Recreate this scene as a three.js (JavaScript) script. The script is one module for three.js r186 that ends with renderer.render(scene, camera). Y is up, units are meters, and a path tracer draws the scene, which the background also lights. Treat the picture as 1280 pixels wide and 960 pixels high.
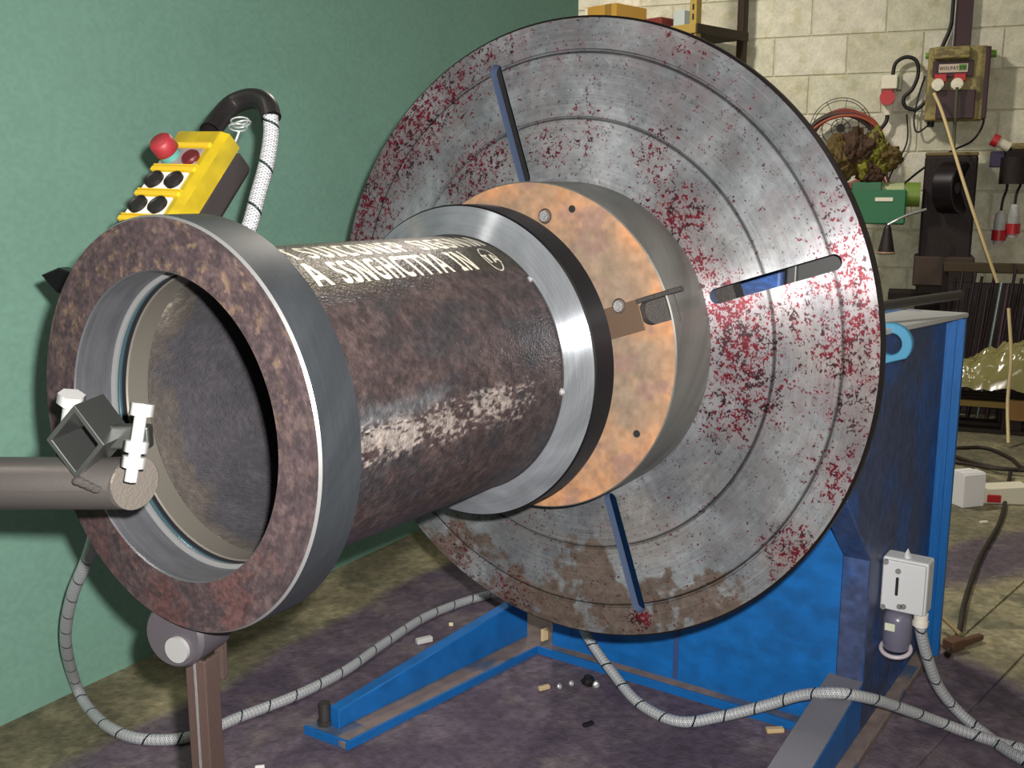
import * as THREE from 'three';
import { mergeGeometries } from 'three/addons/utils/BufferGeometryUtils.js';
import { RoundedBoxGeometry } from 'three/addons/geometries/RoundedBoxGeometry.js';
import { RectAreaLightUniformsLib } from 'three/addons/lights/RectAreaLightUniformsLib.js';

// ---------------------------------------------------------------- camera, lights, exposure
const V = (x, y, z) => new THREE.Vector3(x, y, z);
const scene = new THREE.Scene();
scene.background = new THREE.Color(0x05060a);
const camera = new THREE.PerspectiveCamera(40.83, 4 / 3, 0.05, 60);
camera.position.set(0, 1.2, 0);
camera.rotation.x = -10.764 * Math.PI / 180;
camera.updateMatrixWorld();
const renderer = new THREE.WebGLRenderer({ antialias: true });
renderer.toneMapping = THREE.LinearToneMapping;
renderer.toneMappingExposure = 1.06;
renderer.shadowMap.enabled = true;
RectAreaLightUniformsLib.init();
const FLASH = 23, TUBE = 205, KEY = 70;
// the photographer's flash, a few centimetres beside the lens
const flash = new THREE.SpotLight(0xfff6ec, FLASH, 0, .92, 1, 2);
flash.position.set(0.035, 1.245, -0.02); flash.castShadow = true; flash.shadow.radius = 0.6;
flash.target.position.set(-.22, .93, -2);
scene.add(flash, flash.target);

// frames of reference: the machine (z along its spindle) and the block wall
const TH = -34.596 * Math.PI / 180, PHI = -21 * Math.PI / 180;
const M0 = V(0.0988, 0, -1.8258), CY = 0.9349, W0 = V(2.19, 0, -5.9);
const mp = (x, y, z) => V(M0.x + Math.cos(TH) * x + Math.sin(TH) * z, y, M0.z - Math.sin(TH) * x + Math.cos(TH) * z);
const wp = (a, y, b) => V(W0.x + Math.cos(PHI) * a + Math.sin(PHI) * b, y, W0.z - Math.sin(PHI) * a + Math.cos(PHI) * b);
const at = (x, y, d) => V((x - 640) / 1290 * d, -(y - 480) / 1290 * d, -d).applyMatrix4(camera.matrixWorld);

// ---------------------------------------------------------------- helpers
let seed = 7;
const rnd = () => { seed = (seed + 0x6d2b79f5) | 0; let t = Math.imul(seed ^ (seed >>> 15), 1 | seed); t = (t + Math.imul(t ^ (t >>> 7), 61 | t)) ^ t; return ((t ^ (t >>> 14)) >>> 0) / 4294967296; };
const rr = (a, b) => a + (b - a) * rnd();
const NT = new Float32Array(65536); for (let i = 0; i < 65536; i++) NT[i] = rnd();
function vn(x, y) { // value noise, 0..1
  const xi = Math.floor(x), yi = Math.floor(y); let fx = x - xi, fy = y - yi;
  fx = fx * fx * (3 - 2 * fx); fy = fy * fy * (3 - 2 * fy);
  const a = xi & 255, b = (xi + 1) & 255, c = (yi & 255) << 8, d = ((yi + 1) & 255) << 8;
  return (NT[c + a] * (1 - fx) + NT[c + b] * fx) * (1 - fy) + (NT[d + a] * (1 - fx) + NT[d + b] * fx) * fy;
}
const fbm = (x, y, o = 4) => { let s = 0, a = 0.5, n = 0; for (let i = 0; i < o; i++) { s += a * vn(x, y); n += a; a *= 0.55; x = x * 2.03 + 17.3; y = y * 2.03 + 9.1; } return s / n; };
const sm = (a, b, x) => { const t = Math.min(1, Math.max(0, (x - a) / (b - a))); return t * t * (3 - 2 * t); };
const mix = (a, b, t) => [a[0] + (b[0] - a[0]) * t, a[1] + (b[1] - a[1]) * t, a[2] + (b[2] - a[2]) * t];
const mul = (a, k) => [a[0] * k, a[1] * k, a[2] * k];
function tex(w, h, fn, srgb = true) {
  const d = new Uint8Array(w * h * 4);
  for (let y = 0, o = 0; y < h; y++) for (let x = 0; x < w; x++, o += 4) {
    const c = fn((x + 0.5) / w, (y + 0.5) / h);
    d[o] = Math.max(0, Math.min(255, c[0])); d[o + 1] = Math.max(0, Math.min(255, c[1])); d[o + 2] = Math.max(0, Math.min(255, c[2])); d[o + 3] = 255;
  }
  const t = new THREE.DataTexture(d, w, h);
  t.magFilter = t.minFilter = THREE.LinearFilter; t.wrapS = t.wrapT = THREE.RepeatWrapping;
  if (srgb) t.colorSpace = THREE.SRGBColorSpace;
  t.needsUpdate = true; return t;
}
function canvasTex(w, h, draw) {
  const c = document.createElement('canvas'); c.width = w; c.height = h; draw(c.getContext('2d'), w, h);
  const t = new THREE.CanvasTexture(c); t.colorSpace = THREE.SRGBColorSpace; t.wrapS = t.wrapT = THREE.RepeatWrapping; return t;
}
const std = (color, roughness = 0.6, metalness = 0, more = {}) => new THREE.MeshStandardMaterial({ color, roughness, metalness, ...more });

const taken = new Map();
function numbered(n) { const k = taken.get(n) || 0; taken.set(n, k + 1); return k ? n + '_' + String(k).padStart(3, '0') : n; }
function tag(o, label, category, group) { o.userData = { label, category }; if (group) o.userData.group = group; return o; }
function thing(name, label, category, p = V(0, 0, 0), turn = 0, group) {
  const o = new THREE.Group(); o.name = numbered(name); o.position.copy(p); o.rotation.y = turn; scene.add(o); return tag(o, label, category, group);
}
function part(name, geo, mat, parent, label) {
  const m = new THREE.Mesh(Array.isArray(geo) ? mergeGeometries(geo.map((g) => { const q = g.index ? g.toNonIndexed() : g; for (const k of Object.keys(q.attributes)) if (!['position', 'normal', 'uv'].includes(k)) q.deleteAttribute(k); return q; })) : geo, mat);
  m.name = parent === scene ? numbered(name) : name; m.castShadow = m.receiveShadow = true; parent.add(m);
  if (label) m.userData.label = label;
  return m;
}
const solo = (name, geo, mat, label, category, group) => tag(part(name, geo, mat, scene), label, category, group);
function struct(name, geo, mat) { const m = part(name, geo, mat, scene); m.userData = { kind: 'structure' }; return m; }

const box = (w, h, d, x = 0, y = 0, z = 0, r = 0.002) => new RoundedBoxGeometry(w, h, d, 1, Math.min(r, w / 3, h / 3, d / 3)).translate(x, y, z);
const cyl = (r, h, x = 0, y = 0, z = 0, axis = 'y', n = 24, r2 = r) => { const g = new THREE.CylinderGeometry(r2, r, h, n); if (axis === 'z') g.rotateX(Math.PI / 2); if (axis === 'x') g.rotateZ(-Math.PI / 2); return g.translate(x, y, z); };
function bar(a, b, r, n = 12, r2 = r) { const d = b.clone().sub(a), g = new THREE.CylinderGeometry(r2, r, d.length(), n); g.applyQuaternion(new THREE.Quaternion().setFromUnitVectors(V(0, 1, 0), d.clone().normalize())); const c = a.clone().add(b).multiplyScalar(0.5); return g.translate(c.x, c.y, c.z); }
function tube(pts, r, seg = 0, rad = 10, uvLen = 0) {
  const c = new THREE.CatmullRomCurve3(pts, false, 'centripetal'), L = c.getLength();
  const g = new THREE.TubeGeometry(c, seg || Math.max(12, Math.ceil(L / 0.012)), r, rad);
  if (uvLen) { const u = g.attributes.uv; for (let i = 0; i < u.count; i++) u.setX(i, u.getX(i) * L / uvLen); }
  return g;
}
// surface of revolution about z; every profile segment is a band of its own, so the edges between them stay crisp
function revolve(prof, segs = 160, soft = false) {
  const pos = [], nor = [], uv = [], idx = []; let len = 0; const ls = [0];
  for (let i = 1; i < prof.length; i++) ls.push(len += Math.hypot(prof[i][0] - prof[i - 1][0], prof[i][1] - prof[i - 1][1]));
  const ns = prof.slice(1).map((p, i) => { const dr = p[0] - prof[i][0], dz = p[1] - prof[i][1], l = Math.hypot(dr, dz) || 1; return [dz / l, -dr / l]; });
  for (let i = 0; i + 1 < prof.length; i++) {
    const b = pos.length / 3;
    for (let k = 0; k < 2; k++) for (let s = 0; s <= segs; s++) {
      const a = s / segs * 2 * Math.PI, [r, z] = prof[i + k];
      let n = ns[i]; if (soft) { const q = ns[k ? Math.min(i + 1, ns.length - 1) : Math.max(i - 1, 0)]; const l = Math.hypot(n[0] + q[0], n[1] + q[1]) || 1; n = [(n[0] + q[0]) / l, (n[1] + q[1]) / l]; }
      pos.push(r * Math.cos(a), r * Math.sin(a), z); nor.push(n[0] * Math.cos(a), n[0] * Math.sin(a), n[1]); uv.push(s / segs, ls[i + k] / len);
    }
    for (let s = 0; s < segs; s++) { const p = b + s, q = p + segs + 1; idx.push(p, q + 1, q, p, p + 1, q + 1); }
  }
  const g = new THREE.BufferGeometry();
  g.setAttribute('position', new THREE.Float32BufferAttribute(pos, 3)); g.setAttribute('normal', new THREE.Float32BufferAttribute(nor, 3)); g.setAttribute('uv', new THREE.Float32BufferAttribute(uv, 2)); g.setIndex(idx);
  return g;
}
// flat ring facing +z with radial slots cut through it; uv = (angle, radius)
function slottedRing(r0, r1, slots, grooves, z0) {
  const rs = [r0, r1]; for (let i = 1; i < 26; i++) rs.push(r0 + (r1 - r0) * i / 26);
  for (const s of slots.slice(0, 1)) for (let i = 0; i <= 10; i++) { const k = s.w * (1 - Math.cos(i / 10 * Math.PI / 2)); rs.push(s.a + k); if (s.b < r1) rs.push(s.b - k); }
  for (const g of grooves) rs.push(g - 0.0028, g - 0.001, g + 0.001, g + 0.0028);
  rs.sort((a, b) => a - b); const R = rs.filter((r, i) => r >= r0 && r <= r1 && (i === 0 || r - rs[i - 1] > 1e-5));
  const half = (s, r) => { if (r <= s.a || r >= s.b) return 0; const e = Math.min(r - s.a, s.b < r1 ? s.b - r : 9); return e >= s.w ? s.w : Math.sqrt(s.w * s.w - (s.w - e) ** 2); };
  const pos = [], uv = [], idx = [], wall = [], NS = Math.ceil(128 / slots.length);
  slots.forEach((s, k) => {
    const t = slots[(k + 1) % slots.length], base = pos.length / 3, end = k + 1 < slots.length ? t.t : t.t + 2 * Math.PI;
    for (const r of R) for (let i = 0; i <= NS; i++) {
      const A = s.t + Math.asin(half(s, r) / r), B = end - Math.asin(half(t, r) / r), a = A + (B - A) * i / NS;
      let z = z0; for (const g of grooves) if (Math.abs(r - g) < 0.002) z -= 0.005;
      pos.push(r * Math.cos(a), r * Math.sin(a), z); uv.push(a / (2 * Math.PI), (r - r0) / (r1 - r0));
    }
    for (let j = 0; j + 1 < R.length; j++) for (let i = 0; i < NS; i++) { const p = base + j * (NS + 1) + i, q = p + NS + 1; idx.push(p, q, q + 1, p, q + 1, p + 1); }
    const loop = []; // slot outline: out along one side, back along the other
    for (const r of R) if (r >= s.a - 1e-9 && r <= s.b + 1e-9) loop.push([r, s.t - Math.asin(half(s, r) / r)]);
    for (const r of R.slice().reverse()) if (r >= s.a - 1e-9 && r <= s.b + 1e-9) loop.push([r, s.t + Math.asin(half(s, r) / r)]);
    wall.push(loop.map(([r, a]) => [r * Math.cos(a), r * Math.sin(a)]));
  });
  const g = new THREE.BufferGeometry();
  g.setAttribute('position', new THREE.Float32BufferAttribute(pos, 3)); g.setAttribute('uv', new THREE.Float32BufferAttribute(uv, 2)); g.setIndex(idx); g.computeVertexNormals();
  const walls = (depth) => {
    return wall.filter((l) => l.length).map((l) => { const p = [], u = []; for (let i = 0; i < l.length; i++) { const [a, b] = l[i], [c, d] = l[(i + 1) % l.length]; if (Math.hypot(a - c, b - d) < 1e-6) continue; p.push(a, b, z0, a, b, z0 - depth, c, d, z0 - depth, a, b, z0, c, d, z0 - depth, c, d, z0); u.push(0, 0, 0, 1, 1, 1, 0, 0, 1, 1, 1, 0); }
    const w = new THREE.BufferGeometry(); w.setAttribute('position', new THREE.Float32BufferAttribute(p, 3)); w.setAttribute('uv', new THREE.Float32BufferAttribute(u, 2)); w.computeVertexNormals(); return w; });
  };
  return { face: g, walls };
}
// outline in (x, y) pushed along z by depth, edges bevelled
function extrude(pts, depth, bevel = 0.002, holes = []) {
  const s = new THREE.Shape(pts.map((p) => new THREE.Vector2(p[0], p[1])));
  for (const h of holes) { const q = new THREE.Path(); q.absarc(h[0], h[1], h[2], 0, 2 * Math.PI, true); s.holes.push(q); }
  return new THREE.ExtrudeGeometry(s, { depth: depth - 2 * bevel, bevelEnabled: bevel > 0, bevelThickness: bevel, bevelSize: bevel, bevelOffset: -bevel, bevelSegments: 1, curveSegments: 24 }).translate(0, 0, bevel);
}
const hex = (r, h, x, y, z, axis = 'y') => cyl(r, h, x, y, z, axis, 6);

// ---------------------------------------------------------------- materials
const noiseBump = tex(256, 256, (u, v) => { const n = 255 * fbm(u * 64, v * 64, 4); return [n, n, n]; }, false);
const rep = (t, a, b) => { const c = t.clone(); c.repeat.set(a, b); c.needsUpdate = true; return c; };

// rotary table: bare turned steel with flaking red paint
const RED = [[-.403, .334, .07, .8], [-.342, .392, .07, .9], [-.264, .446, .06, .8], [-.19, .484, .05, .6], [-.469, .241, .07, .8], [-.5, .15, .06, .8], [-.12, .52, .04, .4], [-.18, .31, .05, .8], [-.225, .27, .05, .7], [-.035, .34, .04, .6], [.037, .365, .04, .35], [.166, .323, .04, .6], [.213, .22, .05, .9], [.18, .26, .04, .5], [.237, .13, .05, .8], [.325, .032, .07, 1], [.30, .07, .05, 1.1], [.491, .13, .06, .75], [.421, .064, .05, .6], [.508, .04, .07, .8], [.505, .2, .05, .5], [.335, -.045, .07, .85], [.31, -.1, .05, .6], [.426, -.023, .06, .35], [.52, -.06, .05, .6], [.497, -.18, .05, .6], [.428, -.311, .045, .8], [.158, -.495, .02, 1.3], [-.12, -.514, .05, .55], [-.257, -.453, .05, .5], [.454, .259, .03, .4], [.218, .5, .04, .35]];
const PINK = [[.218, .47, .08], [.175, .51, .07], [.313, .44, .05], [.45, .26, .08], [.51, -.05, .09], [-.05, .5, .08]];
const BROWN = [[.04, -.425, .05, .9], [-.01, -.525, .06, .8], [.1, -.515, .06, .9], [.19, -.49, .06, .9], [.265, -.45, .06, .8], [.33, -.42, .04, .7], [-.1, -.51, .05, .7], [-.277, -.457, .07, .45], [-.19, -.47, .06, .45]];
const blob = (list, x, y) => { let s = 0; for (const [a, b, r, k = 1] of list) { const d = ((x - a) ** 2 + (y - b) ** 2) / (r * r); if (d < 4) s = Math.max(s, k * (1 - d / 2.2)); } return s; };
const tableMap = canvasTex(2048, 512, (g, w, h) => {
  const im = g.createImageData(w, h), d = im.data;
  for (let py = 0; py < h; py++) for (let px = 0; px < w; px++) {
    const r = .25 + .30 * (1 - (py + .5) / h), a = (px + .5) / w * 2 * Math.PI, x = r * Math.cos(a), y = r * Math.sin(a), o = (py * w + px) * 4;
    const big = fbm(x * 9 + 40, y * 9 + 40, 4), fine = fbm(x * 90 + 9, y * 90 + 3, 3), ring = vn(r * 420, a * .6);
    let c = mix([112, 117, 124], [142, 149, 157], sm(.3, .7, big));
    c = mix(c, [152, 147, 142], .5 * sm(.45, .7, fbm(x * 6 + 90, y * 6 + 12, 3)) * sm(-.45, .1, -y));
    c = mul(c, .84 + .22 * fine + .1 * ring);
    const stain = sm(.55, .72, fbm(x * 16 + 3, y * 16 + 70, 4)); c = mix(c, [118, 112, 110], .25 * stain);
    const pk = blob(PINK, x, y); c = mix(c, [124, 106, 114], .35 * Math.max(0, pk) * sm(.4, .6, fbm(x * 40, y * 40 + 8, 3)));
    const br = blob(BROWN, x, y); if (br > -.5) c = mix(c, mul([100, 86, 78], .8 + .4 * fine), .8 * sm(.2, .45, br * .8 + Math.min(1, Math.max(0, br) * 4) * 1.5 * (fbm(x * 34 + 5, y * 34, 4) - .5)));
    const rd = blob(RED, x, y);
    if (rd > -.6) { const f = fbm(x * 150 + 22, y * 150 + 15, 3) * .52 + .48 * fbm(x * 430, y * 430 + 40, 2); c = mix(c, [142, 116, 120], .3 * Math.max(0, rd)); c = mix(c, mul(mix([92, 22, 34], [48, 26, 32], sm(.5, .62, fbm(x * 55 + 3, y * 55, 3))), .8 + .45 * fine), .92 * sm(.55, .61, f + .25 * rd - .145)); }
    for (const q of [.384, .4938]) c = mul(c, 1 - .5 * Math.exp(-(((r - q) / .002) ** 2)));
    const sp = fbm(x * 230 + 60, y * 230, 2); if (sp > .8) c = mul(c, .75);
    d[o] = c[0]; d[o + 1] = c[1]; d[o + 2] = c[2]; d[o + 3] = 255;
  }
  g.putImageData(im, 0, 0);
  for (let i = 0; i < 1300; i++) { // scratches
    const x = rr(0, w), y = rr(0, h), l = rr(4, 46), q = rnd(); g.strokeStyle = q < .6 ? `rgba(205,208,212,${rr(.08, .4)})` : `rgba(50,48,52,${rr(.08, .3)})`; g.lineWidth = rr(.5, 1.2);
    g.beginPath(); g.moveTo(x, y); if (q < .35) g.lineTo(x + l * 2, y + rr(-2, 2)); else g.lineTo(x + rr(-1, 1) * l * .5, y + rr(-1, 1) * l); g.stroke();
  }
});
const roughTable = tex(1024, 256, (u, v) => { const r = .25 + .3 * v, a = u * 2 * Math.PI, x = r * Math.cos(a), y = r * Math.sin(a); const n = 84 + 44 * fbm(x * 30, y * 30, 3) + 110 * Math.max(0, blob(RED, x, y)) * .5 + 60 * Math.max(0, blob(BROWN, x, y)); return [n, n, n]; }, false);
const mTable = new THREE.MeshPhysicalMaterial({ map: tableMap, roughness: 1, roughnessMap: roughTable, metalness: .55, anisotropy: 1, anisotropyRotation: Math.PI / 2 });
const polish = tex(512, 64, (u, v) => { const a = u * 6.2832, n = .78 + .3 * fbm(Math.cos(a) * 5 + 8, Math.sin(a) * 5 + v * 2 + 8, 4) + .12 * vn(v * 60, u * 9); return [150 * n, 158 * n, 168 * n]; });
const mTurned = new THREE.MeshPhysicalMaterial({ map: polish, roughness: .33, metalness: .72, anisotropy: 1, anisotropyRotation: Math.PI / 2 });
const mDrum = new THREE.MeshPhysicalMaterial({ map: tex(512, 64, (u, v) => { const a = u * 6.2832, n = .8 + .4 * fbm(Math.cos(a) * 4 + 20, Math.sin(a) * 4 + v * 3 + 8, 4); return [112 * n, 114 * n, 112 * n]; }), roughness: .42, metalness: .6, anisotropy: .6, anisotropyRotation: Math.PI / 2 });
const mOrange = std(0xffffff, .62, .25, { map: tex(1024, 256, (u, v) => { const a = u * 6.2832, r = .12 + .16 * v, x = r * Math.cos(a), y = r * Math.sin(a); const b = fbm(x * 14 + 30, y * 14 + 4, 4); let c = mix([120, 106, 92], [160, 120, 90], sm(.35, .65, b) * .6 + .5 * sm(.55, 1, v)); c = mix(c, [120, 96, 92], .6 * sm(.56, .7, fbm(x * 22 + 9, y * 22 + 50, 4))); return mul(c, .86 + .28 * fbm(x * 80, y * 80, 3)); }) });
const mBlackSteel = std(0x17161a, .32, .5);
const mDarkSteel = std(0x4a4848, .5, .6, { bumpMap: rep(noiseBump, 2, 2), bumpScale: .0006 });
const mSteel = std(0x8b8d90, .42, .7, { bumpMap: rep(noiseBump, 2, 2), bumpScale: .0004 });
const mZinc = std(0xbcc1c4, .32, .5);
const mSlot = std(0x5d6f92, .5, .45);
const mCapDark = std(0x1b1c20, .6, .2);

// pipe: scaly dark steel with stencilled letters
const pipeMap = canvasTex(2048, 768, (g, w, h) => {
  const im = g.createImageData(w, h), d = im.data;
  for (let py = 0; py < h; py++) for (let px = 0; px < w; px++) {
    const x = (px + .5) / w * 1.225, y = (1 - (py + .5) / h) * .46, deg = (px + .5) / w * 360, o = (py * w + px) * 4, f = fbm(x * 160, y * 160, 3);
    let c = mix([62, 53, 55], [82, 70, 71], sm(.3, .7, fbm(x * 64 + 4, y * 64 + 8, 5)));
    c = mix(c, [52, 54, 60], .6 * sm(.48, .68, fbm(x * 24 + 40, y * 12 + 5, 4)));
    c = mix(c, [70, 68, 54], .75 * sm(46, 56, deg) * (1 - sm(100, 115, deg)) * sm(.3, .6, fbm(x * 8, y * 5 + 33, 3) + .2 * sm(.1, .4, y)));
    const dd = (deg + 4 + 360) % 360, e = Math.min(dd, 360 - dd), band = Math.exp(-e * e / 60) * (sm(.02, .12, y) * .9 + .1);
    c = mix(c, [176, 168, 164], .8 * sm(.47, .68, fbm(x * 210 + 7, y * 130, 3) * .6 + .4 * fbm(x * 60 + 3, y * 30, 3) + band * .22 - .1) * sm(.1, .5, band));  // pale spattered highlight along the pipe, painted into the colour
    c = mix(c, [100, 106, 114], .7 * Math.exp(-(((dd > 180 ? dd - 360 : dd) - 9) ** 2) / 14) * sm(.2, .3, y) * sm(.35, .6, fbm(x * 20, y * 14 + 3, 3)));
    c = mul(c, .58 + .52 * f); d[o] = c[0]; d[o + 1] = c[1]; d[o + 2] = c[2]; d[o + 3] = 255;
  }
  g.putImageData(im, 0, 0);
  const line = (s, deg0, deg1, z0, z1, alpha) => { // letters stand up towards larger angles and run towards the table
    const H = (deg1 - deg0) / 360 * w, L = (z0 - z1) / .46 * h; g.save(); g.translate(deg0 / 360 * w, h - (z0 - .33) / .46 * h); g.rotate(Math.PI / 2);
    g.font = 'bold 80px sans-serif'; g.fillStyle = `rgba(236,234,218,${alpha})`; const k = L / g.measureText(s).width; g.scale(k, H / 58); g.fillText(s, 0, 0); g.restore();
  };
  line('A', 53, 66.5, .726, .70, .96); line('SSNGHCTTYA  IN', 53, 66.5, .682, .418, .96);
  line('I T SUICONEP  SIGSNM', 69.5, 82, .742, .335, .85);
  g.strokeStyle = 'rgba(230,228,215,.85)'; g.lineWidth = 4; g.save(); g.translate(59 / 360 * w, h - (.372 - .33) / .46 * h); g.rotate(.25); g.beginPath(); g.ellipse(0, 0, 46, 24, 0, 0, 7); g.stroke(); g.restore();
  line('TA', 56, 62, .387, .357, .9);
  for (let i = 0; i < 900; i++) { g.fillStyle = `rgba(66,58,54,${rr(.1, .5)})`; g.fillRect(rr(290, 480), rr(0, h), rr(1, 9), rr(1, 4)); }
});
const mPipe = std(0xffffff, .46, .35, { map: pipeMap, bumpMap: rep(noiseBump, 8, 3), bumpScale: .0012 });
const mRust = std(0xffffff, .55, .3, { map: tex(1024, 128, (u, v) => { const a = u * 6.2832, r = .17 + .065 * v, x = r * Math.cos(a), y = r * Math.sin(a); let c = mix([60, 51, 56], [78, 66, 68], sm(.3, .7, fbm(x * 90, y * 90 + 3, 5))); c = mix(c, [120, 102, 82], .6 * sm(.52, .75, fbm(x * 75 + 8, y * 75, 3)) * sm(-.05, .15, y)); c = mix(c, [82, 54, 54], .6 * sm(.45, .62, fbm(x * 30 + 70, y * 30, 4)) * sm(.08, .18, -y)); c = mix(c, [50, 44, 48], .5 * sm(.54, .66, fbm(x * 50 + 5, y * 50 + 60, 4))); return mul(c, .72 + .52 * fbm(x * 230, y * 230, 3)); }), bumpMap: rep(noiseBump, 24, 1), bumpScale: .0005 });
const mRim = new THREE.MeshPhysicalMaterial({ map: tex(512, 128, (u, v) => { const a = u * 6.2832, n = .8 + .35 * fbm(Math.cos(a) * 6 + 9, Math.sin(a) * 6 + v * 3, 4) + .1 * vn(v * 80, u * 40); return [52 * n, 57 * n, 63 * n]; }), roughness: .45, metalness: .5 });
const mBore = std(0xffffff, .38, .7, { map: tex(512, 64, (u, v) => { const n = .8 + .2 * fbm(u * 30, v * 6, 3) + .12 * vn(v * 50, 3); return [112 * n, 116 * n, 124 * n]; }) });
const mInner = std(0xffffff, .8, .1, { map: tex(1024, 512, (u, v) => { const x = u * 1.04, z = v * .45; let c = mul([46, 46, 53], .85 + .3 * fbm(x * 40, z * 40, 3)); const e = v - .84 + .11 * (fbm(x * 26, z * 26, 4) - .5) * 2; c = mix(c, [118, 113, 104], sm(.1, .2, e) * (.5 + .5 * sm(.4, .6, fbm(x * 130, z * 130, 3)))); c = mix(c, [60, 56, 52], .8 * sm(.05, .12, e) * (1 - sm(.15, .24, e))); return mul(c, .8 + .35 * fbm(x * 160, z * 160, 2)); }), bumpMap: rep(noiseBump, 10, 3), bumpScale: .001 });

const mBlue = std(0xffffff, .42, .05, { map: tex(512, 512, (u, v) => { const n = .86 + .28 * fbm(u * 20, v * 20, 4); const s = sm(.62, .74, fbm(u * 9 + 5, v * 9 + 80, 4)); return mix([18 * n, 96 * n, 168 * n], [20, 80, 138], .4 * s); }) });
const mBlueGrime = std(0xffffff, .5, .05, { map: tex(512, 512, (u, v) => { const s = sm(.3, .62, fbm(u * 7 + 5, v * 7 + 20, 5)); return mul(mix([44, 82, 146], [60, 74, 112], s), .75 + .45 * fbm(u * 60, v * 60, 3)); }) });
const mDust = std(0xffffff, .85, 0, { map: tex(256, 256, (u, v) => mul(mix([118, 106, 104], [58, 78, 112], sm(.55, .8, fbm(u * 9, v * 5, 4))), .85 + .3 * fbm(u * 40, v * 40, 3))) });

// braided conduit
const braidMap = tex(128, 128, (u, v) => { const a = Math.sin((u * 16 + v * 8) * 6.2832), b = Math.sin((u * 16 - v * 8) * 6.2832), n = .74 + .2 * Math.max(a, b); const t = ((u - Math.abs(v - .5) * .5) % 1 + 1) % 1, dark = t < .06 ? 1 : 0, ctr = (Math.floor(u * 16 + v * 2) & 1) ? .9 : 1; return mix([214 * n * ctr, 221 * n * ctr, 231 * n * ctr], [28, 44, 48], dark); });
const braidBump = tex(128, 128, (u, v) => { const a = Math.sin((u * 16 + v * 8) * 6.2832), b = Math.sin((u * 16 - v * 8) * 6.2832), n = 128 + 90 * Math.max(a, b) - 40; return [n, n, n]; }, false);
const mBraid = std(0xffffff, .4, .15, { map: braidMap, bumpMap: braidBump, bumpScale: .0016 });
const mRubber = std(0x1a191b, .45, 0), mBlack = std(0x100f12, .55, 0);

// ---------------------------------------------------------------- room
const floorMap = tex(1536, 1536, (u, v) => {
  const x = -3.2 + 7 * u, z = -7.3 + 7 * v, w = .18 * (fbm(x * 3 + 30, z * 3 + 7, 4) - .5);
  let c = mix([104, 100, 80], [150, 144, 116], sm(.3, .7, fbm(x * 4 + 8, z * 4, 5)));
  c = mix(c, [88, 90, 72], .6 * sm(.5, .7, fbm(x * 10 + 60, z * 10, 4)));
  // darker purple area around the machine and a dark strip at right
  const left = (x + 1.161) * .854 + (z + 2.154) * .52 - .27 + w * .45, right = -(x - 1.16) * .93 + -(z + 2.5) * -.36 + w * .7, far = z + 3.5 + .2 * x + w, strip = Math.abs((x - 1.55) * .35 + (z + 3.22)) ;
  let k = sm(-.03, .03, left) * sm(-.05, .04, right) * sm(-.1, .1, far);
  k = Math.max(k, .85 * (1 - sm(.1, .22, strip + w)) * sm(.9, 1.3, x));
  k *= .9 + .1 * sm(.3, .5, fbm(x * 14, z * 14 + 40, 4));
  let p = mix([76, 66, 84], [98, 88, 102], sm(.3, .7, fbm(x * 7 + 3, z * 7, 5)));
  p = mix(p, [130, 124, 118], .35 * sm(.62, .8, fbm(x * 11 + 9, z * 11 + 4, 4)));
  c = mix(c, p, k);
  return mul(c, .74 + .5 * fbm(x * 70, z * 70, 3));
});
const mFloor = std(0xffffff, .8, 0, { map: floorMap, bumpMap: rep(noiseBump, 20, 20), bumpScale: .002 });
const slabUV = (g) => { const p = g.attributes.position, u = g.attributes.uv; for (let i = 0; i < p.count; i++) u.setXY(i, (p.getX(i) + 3.2) / 7, (p.getZ(i) + 7.3) / 7); return g; };
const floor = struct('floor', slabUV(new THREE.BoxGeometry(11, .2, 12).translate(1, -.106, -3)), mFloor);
{ // poured slabs, the joints run past the right leg
  const jd = V(.672, 0, -.74), jn = V(.74, 0, .672), o = V(.64, 0, -1.98), edges = [-6, -2.4, -.003, .155, .34, 1.3, 6];
  for (let i = 0; i + 1 < edges.length; i++) {
    const a = edges[i] + .003, b = edges[i + 1] - .003, q = (s, t) => o.clone().addScaledVector(jn, s).addScaledVector(jd, t);
    const P = [q(a, -6), q(b, -6), q(b, 7), q(a, 7)];
    const g = extrude(P.map((p) => [p.x, -p.z]), .0055, .0008).rotateX(-Math.PI / 2).translate(0, -.0055, 0);
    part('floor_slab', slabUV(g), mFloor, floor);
  }
}
const gWall = tex(1024, 1024, (u, v) => { const n = .94 + .07 * fbm(u * 24, v * 12, 4) + .06 * vn(u * 700, v * 320); return [116 * n, 158 * n, 145 * n]; });
const gw0 = V(-1.1612, 0, -2.1543), gwd = V(.52, 0, -.854);
{ const L0 = -3.2, L1 = 2.765, g = new THREE.BoxGeometry(L1 - L0, 2.7, .04).translate((L0 + L1) / 2, 1.35, -.02); const m = struct('wall_left', g, std(0xffffff, .62, 0, { map: gWall })); m.position.copy(gw0); m.rotation.y = Math.atan2(-gwd.z, gwd.x); }
const mPlain = std(0xd9d8c6, .9), mMortar = std(0xb9b8a2, .95);
struct('wall_back', new THREE.BoxGeometry(11, 4.2, .2).translate(-1, 2.1, -.107), mMortar).position.copy(W0);
const wallBack = scene.getObjectByName('wall_back'); wallBack.rotation.y = PHI;
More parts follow.
